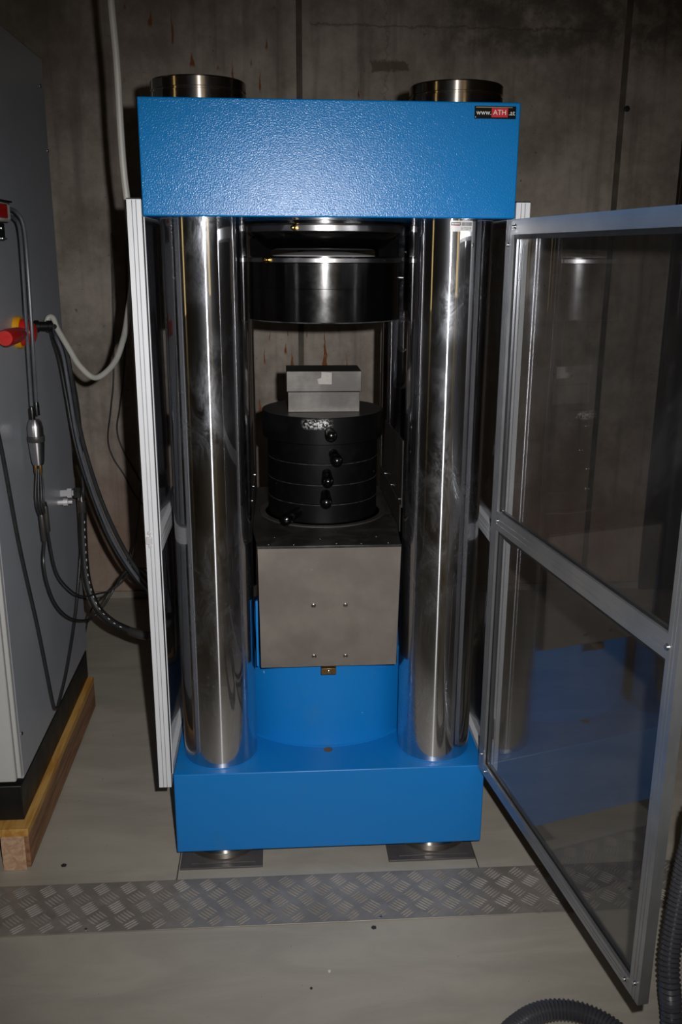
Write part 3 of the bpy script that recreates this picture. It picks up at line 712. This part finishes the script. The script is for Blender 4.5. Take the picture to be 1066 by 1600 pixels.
cable('sensor_cable', [(-.79,.352,.832),(-0.788, 0.314, 0.782),(-0.786, 0.326, 0.713),(-0.784, 0.382, 0.632),(-0.782, 0.48, 0.554),(-0.78, 0.611, 0.483),(-0.773, 0.76, 0.425),(-0.74, 0.8, 0.443),(-.70,.85,.50),(-.662,.85,.556),(-.623,.85,.575),(-.56,.84,.53),(-.50,.90,.40)], .0038, 'cable', 'dark sensor cable sagging in the lower loop beside the cabinet', group='sensor cables')
cable('sensor_cable', [(-.784,.372,.852),(-.78,.411,.719),(-.77,.517,.621),(-.765,.66,.545),(-.740,.76,.515),(-.705,.80,.510),(-.669,.82,.532),(-.639,.86,.560),(-.57,.88,.55),(-.51,.95,.42)], .0032, 'cable', 'dark sensor cable sagging in the upper loop beside the cabinet', group='sensor cables')
cable('white_conduit', [(-.50,.2,3.2),(-.497,.2,2.7),(-.4945,.2,2.276),(-.494,.2,2.172),(-.489,.2,2.039),(-.489,.2,1.901),(-.487,.2,1.80),(-.482,.21,1.70),(-.492,.3,1.577),(-.528,.4,1.458),(-.558,.48,1.383),(-.599,.54,1.308),(-.661,.58,1.262),(-.709,.6,1.294),(-.746,.62,1.352),(-.775,.64,1.398),(-.787,.645,1.43),(-.80,.645,1.43),(-.806,.64,1.412)], .0085, 'conduit', 'white flexible conduit hanging from above and looping to the cabinet', 'conduit')
cable('power_cable', [(-.782,.63,1.408),(-.776,.66,1.384),(-.758,.66,1.329),(-.748,.66,1.233),(-.735,.67,1.073),(-.700,.68,.896),(-.652,.69,.744),(-.593,.7,.615),(-.530,.71,.53),(-.488,.73,.475),(-.472,.80,.43),(-.475,1.0,.33),(-.44,1.15,.05)], .007, 'cable', 'thick dark cable from the cabinet gland to the press, upper of the pair', group='power cables')
cable('power_cable', [(-.788,.64,1.400),(-.794,.69,1.374),(-.778,.7,1.313),(-.768,.7,1.208),(-.753,.7,1.047),(-.716,.71,.868),(-.667,.72,.713),(-.606,.72,.595),(-.540,.73,.503),(-.492,.76,.450),(-.476,.83,.40),(-.48,1.03,.30),(-.45,1.18,.05)], .006, 'gcable', 'greyish cable from the cabinet gland to the press, lower of the pair', group='power cables')
cable('power_cable', [(-.795,.645,1.395),(-.808,.71,1.36),(-.80,.74,1.29),(-.79,.75,1.18),(-.772,.75,1.02),(-.735,.76,.85),(-.69,.77,.70),(-.63,.78,.58),(-.56,.80,.485),(-.50,.82,.42),(-.482,.88,.37),(-.49,1.06,.27),(-.46,1.2,.05)], .0045, 'cable', 'thin dark cable behind the two thick cables from the gland', group='power cables')
hy = thing('hydraulic_hose', 'black hydraulic hose with bent steel elbow from cabinet to press', 'hose', (-.62, .7, .4))
ob('elbow', MB().tube([(-.800,.757,.870),(-.786,.772,.871),(-.778,.783,.864),(-.7755,.785,.848),(-.775,.785,.826)], .0075, 14), 'ring', hy)
ob('ferrule', MB().rod((-.775,.785,.832), (0, 0, -1), [(.011, 0), (.0125, .002), (.0125, .040), (.0115, .042)], 20), 'dull', hy)
hp = [(-.775,.785,.792),(-.778,.782,.707),(-.773,.765,.568),(-.744,.745,.476),(-.689,.71,.432),(-.623,.68,.410)]
ob('hose', MB().tube(hp, .0135, 16), 'rubber', hy)
P_ = resample(spline(hp, 20), .013); m = MB()
for i in range(2, len(P_)-2, 2):
    a, b = P_[i], P_[i]+(P_[i+1]-P_[i])*.6; d = (b-a).normalized(); n_ = Vector((.62, -.78, .1)); n_ = (n_-d*n_.dot(d)).normalized(); s_ = d.cross(n_)
    m.obox(a, d, s_, n_, (0, -.0011, .0132), ((b-a).length, .0011, .0139))
ob('print_line', m, 'paper', hy)
ob('end_ferrule', MB().tube([(-.624,.6803,.4102),(-.59,.655,.409),(-.56,.635,.412)], .0145, 16, 4), 'dull', hy)
ob('end_hose', MB().tube([(-.561,.6355,.412),(-.515,.62,.425),(-.478,.66,.43),(-.474,.80,.42),(-.478,.98,.40),(-.40,1.02,.38),(-.30,.93,.38)], .013, 16), 'rubber', hy)
cable('looped_cable', [(-.815,.02,1.40),(-.815,.119,1.165),(-.815,.195,.874),(-.815,.298,.583),(-.812,.365,.326),(-.811,.385,.292),(-.81,.405,.283),(-.81,.435,.290),(-.81,.556,.340),(-.81,.726,.458),(-.80,.82,.63),(-.790,.878,.813),(-.788,.888,.899),(-.786,.89,1.115),(-.79,.80,1.30),(-.80,.66,1.39)], .005, 'cable', 'long dark cable hanging in a narrow V down the cabinet side')
cable('wall_wire', [(-.84,2.04,1.7),(-.866,2.04,1.126),(-.889,2.04,.941),(-.914,2.045,.791),(-.897,2.045,.702),(-.85,2.045,.617),(-.784,2.045,.488),(-.6,2.045,.3)], .0035, 'cable', 'thin dark wire running down the concrete wall, nearer the cabinet', 'wire', 'wires on the back wall')
cable('wall_wire', [(-.77,2.04,1.7),(-.813,2.04,1.174),(-.848,2.04,.949),(-.87,2.045,.834),(-.85,2.045,.741),(-.80,2.045,.634),(-.74,2.045,.54),(-.55,2.045,.35)], .0035, 'cable', 'thin dark wire running down the concrete wall, nearer the press', 'wire', 'wires on the back wall')
cable('loose_wire', [(-.64,1.2,.80),(-.665,1.2,.624),(-.694,1.2,.496),(-.725,1.2,.432),(-.803,1.2,.342),(-.87,1.2,.263),(-.93,1.2,.01)], .003, 'cable', 'thin loose wire drooping to the floor behind the hydraulic hose', 'wire')

# vacuum hose
hz = .0285
hpts = [(.66,-1.20,hz),(.675,-.95,hz),(.69,-.78,hz),(0.691, -0.66, 0.0285),(0.691, -0.63, 0.078),(0.687, -0.62, 0.127),(0.689, -0.6, 0.175),(0.701, -0.58, 0.239),(0.716, -0.56, 0.319),(0.731, -0.55, 0.421),(0.758, -0.55, 0.543),(1.0,-.50,.50),(1.25,-.35,.55),(1.6,-.2,.30),(1.8,-.1,hz),(2.1,.0,hz)]
tag(ob('vacuum_hose', MB().tube(hpts, .0235, 20, 14, rib=(.0105, .0052)), 'hose'), 'black ribbed vacuum hose rising from the floor right of the open door', 'hose', 'ribbed hoses')
hp2 = [(.60,-1.05,hz),(.605,-.80,hz),(.585,-.66,hz),(.53,-.590,hz),(.455,-.570,hz),(.38,-.597,hz),(.32,-.665,hz),(.28,-.85,hz),(.27,-1.2,hz)]
tag(ob('vacuum_hose', MB().tube(hp2, .0235, 20, 14, rib=(.009, .0045)), 'hose'), 'black ribbed vacuum hose arching in a loop on the front floor', 'hose', 'ribbed hoses')

# floor crumbs
for (x, y, s_, lb) in ((-.729, .028, .010, 'dark flat chip on the floor beside the pallet'), (.095, -.262, .0085, 'dark square chip just in front of the tread plate'), (-.068, -.447, .004, 'tiny dark crumb on the front floor, farthest from the tread plate'), (-.024, -.398, .0045, 'tiny pale crumb on the front floor below the dark chip')):
    m = MB(); a = random.random()
    poly = [(s_*math.cos(a+k*PI/2.5)*(1 if k % 2 else .8), .7*s_*math.sin(a+k*PI/2.5)) for k in range(5)]
    m.prism((x, y, 0), VX, VY, VZ, poly, 0, .003)
    tag(ob('floor_chip', m, 'chip' if 'pale' not in lb else 'paper'), lb, 'debris', 'chips on the floor')
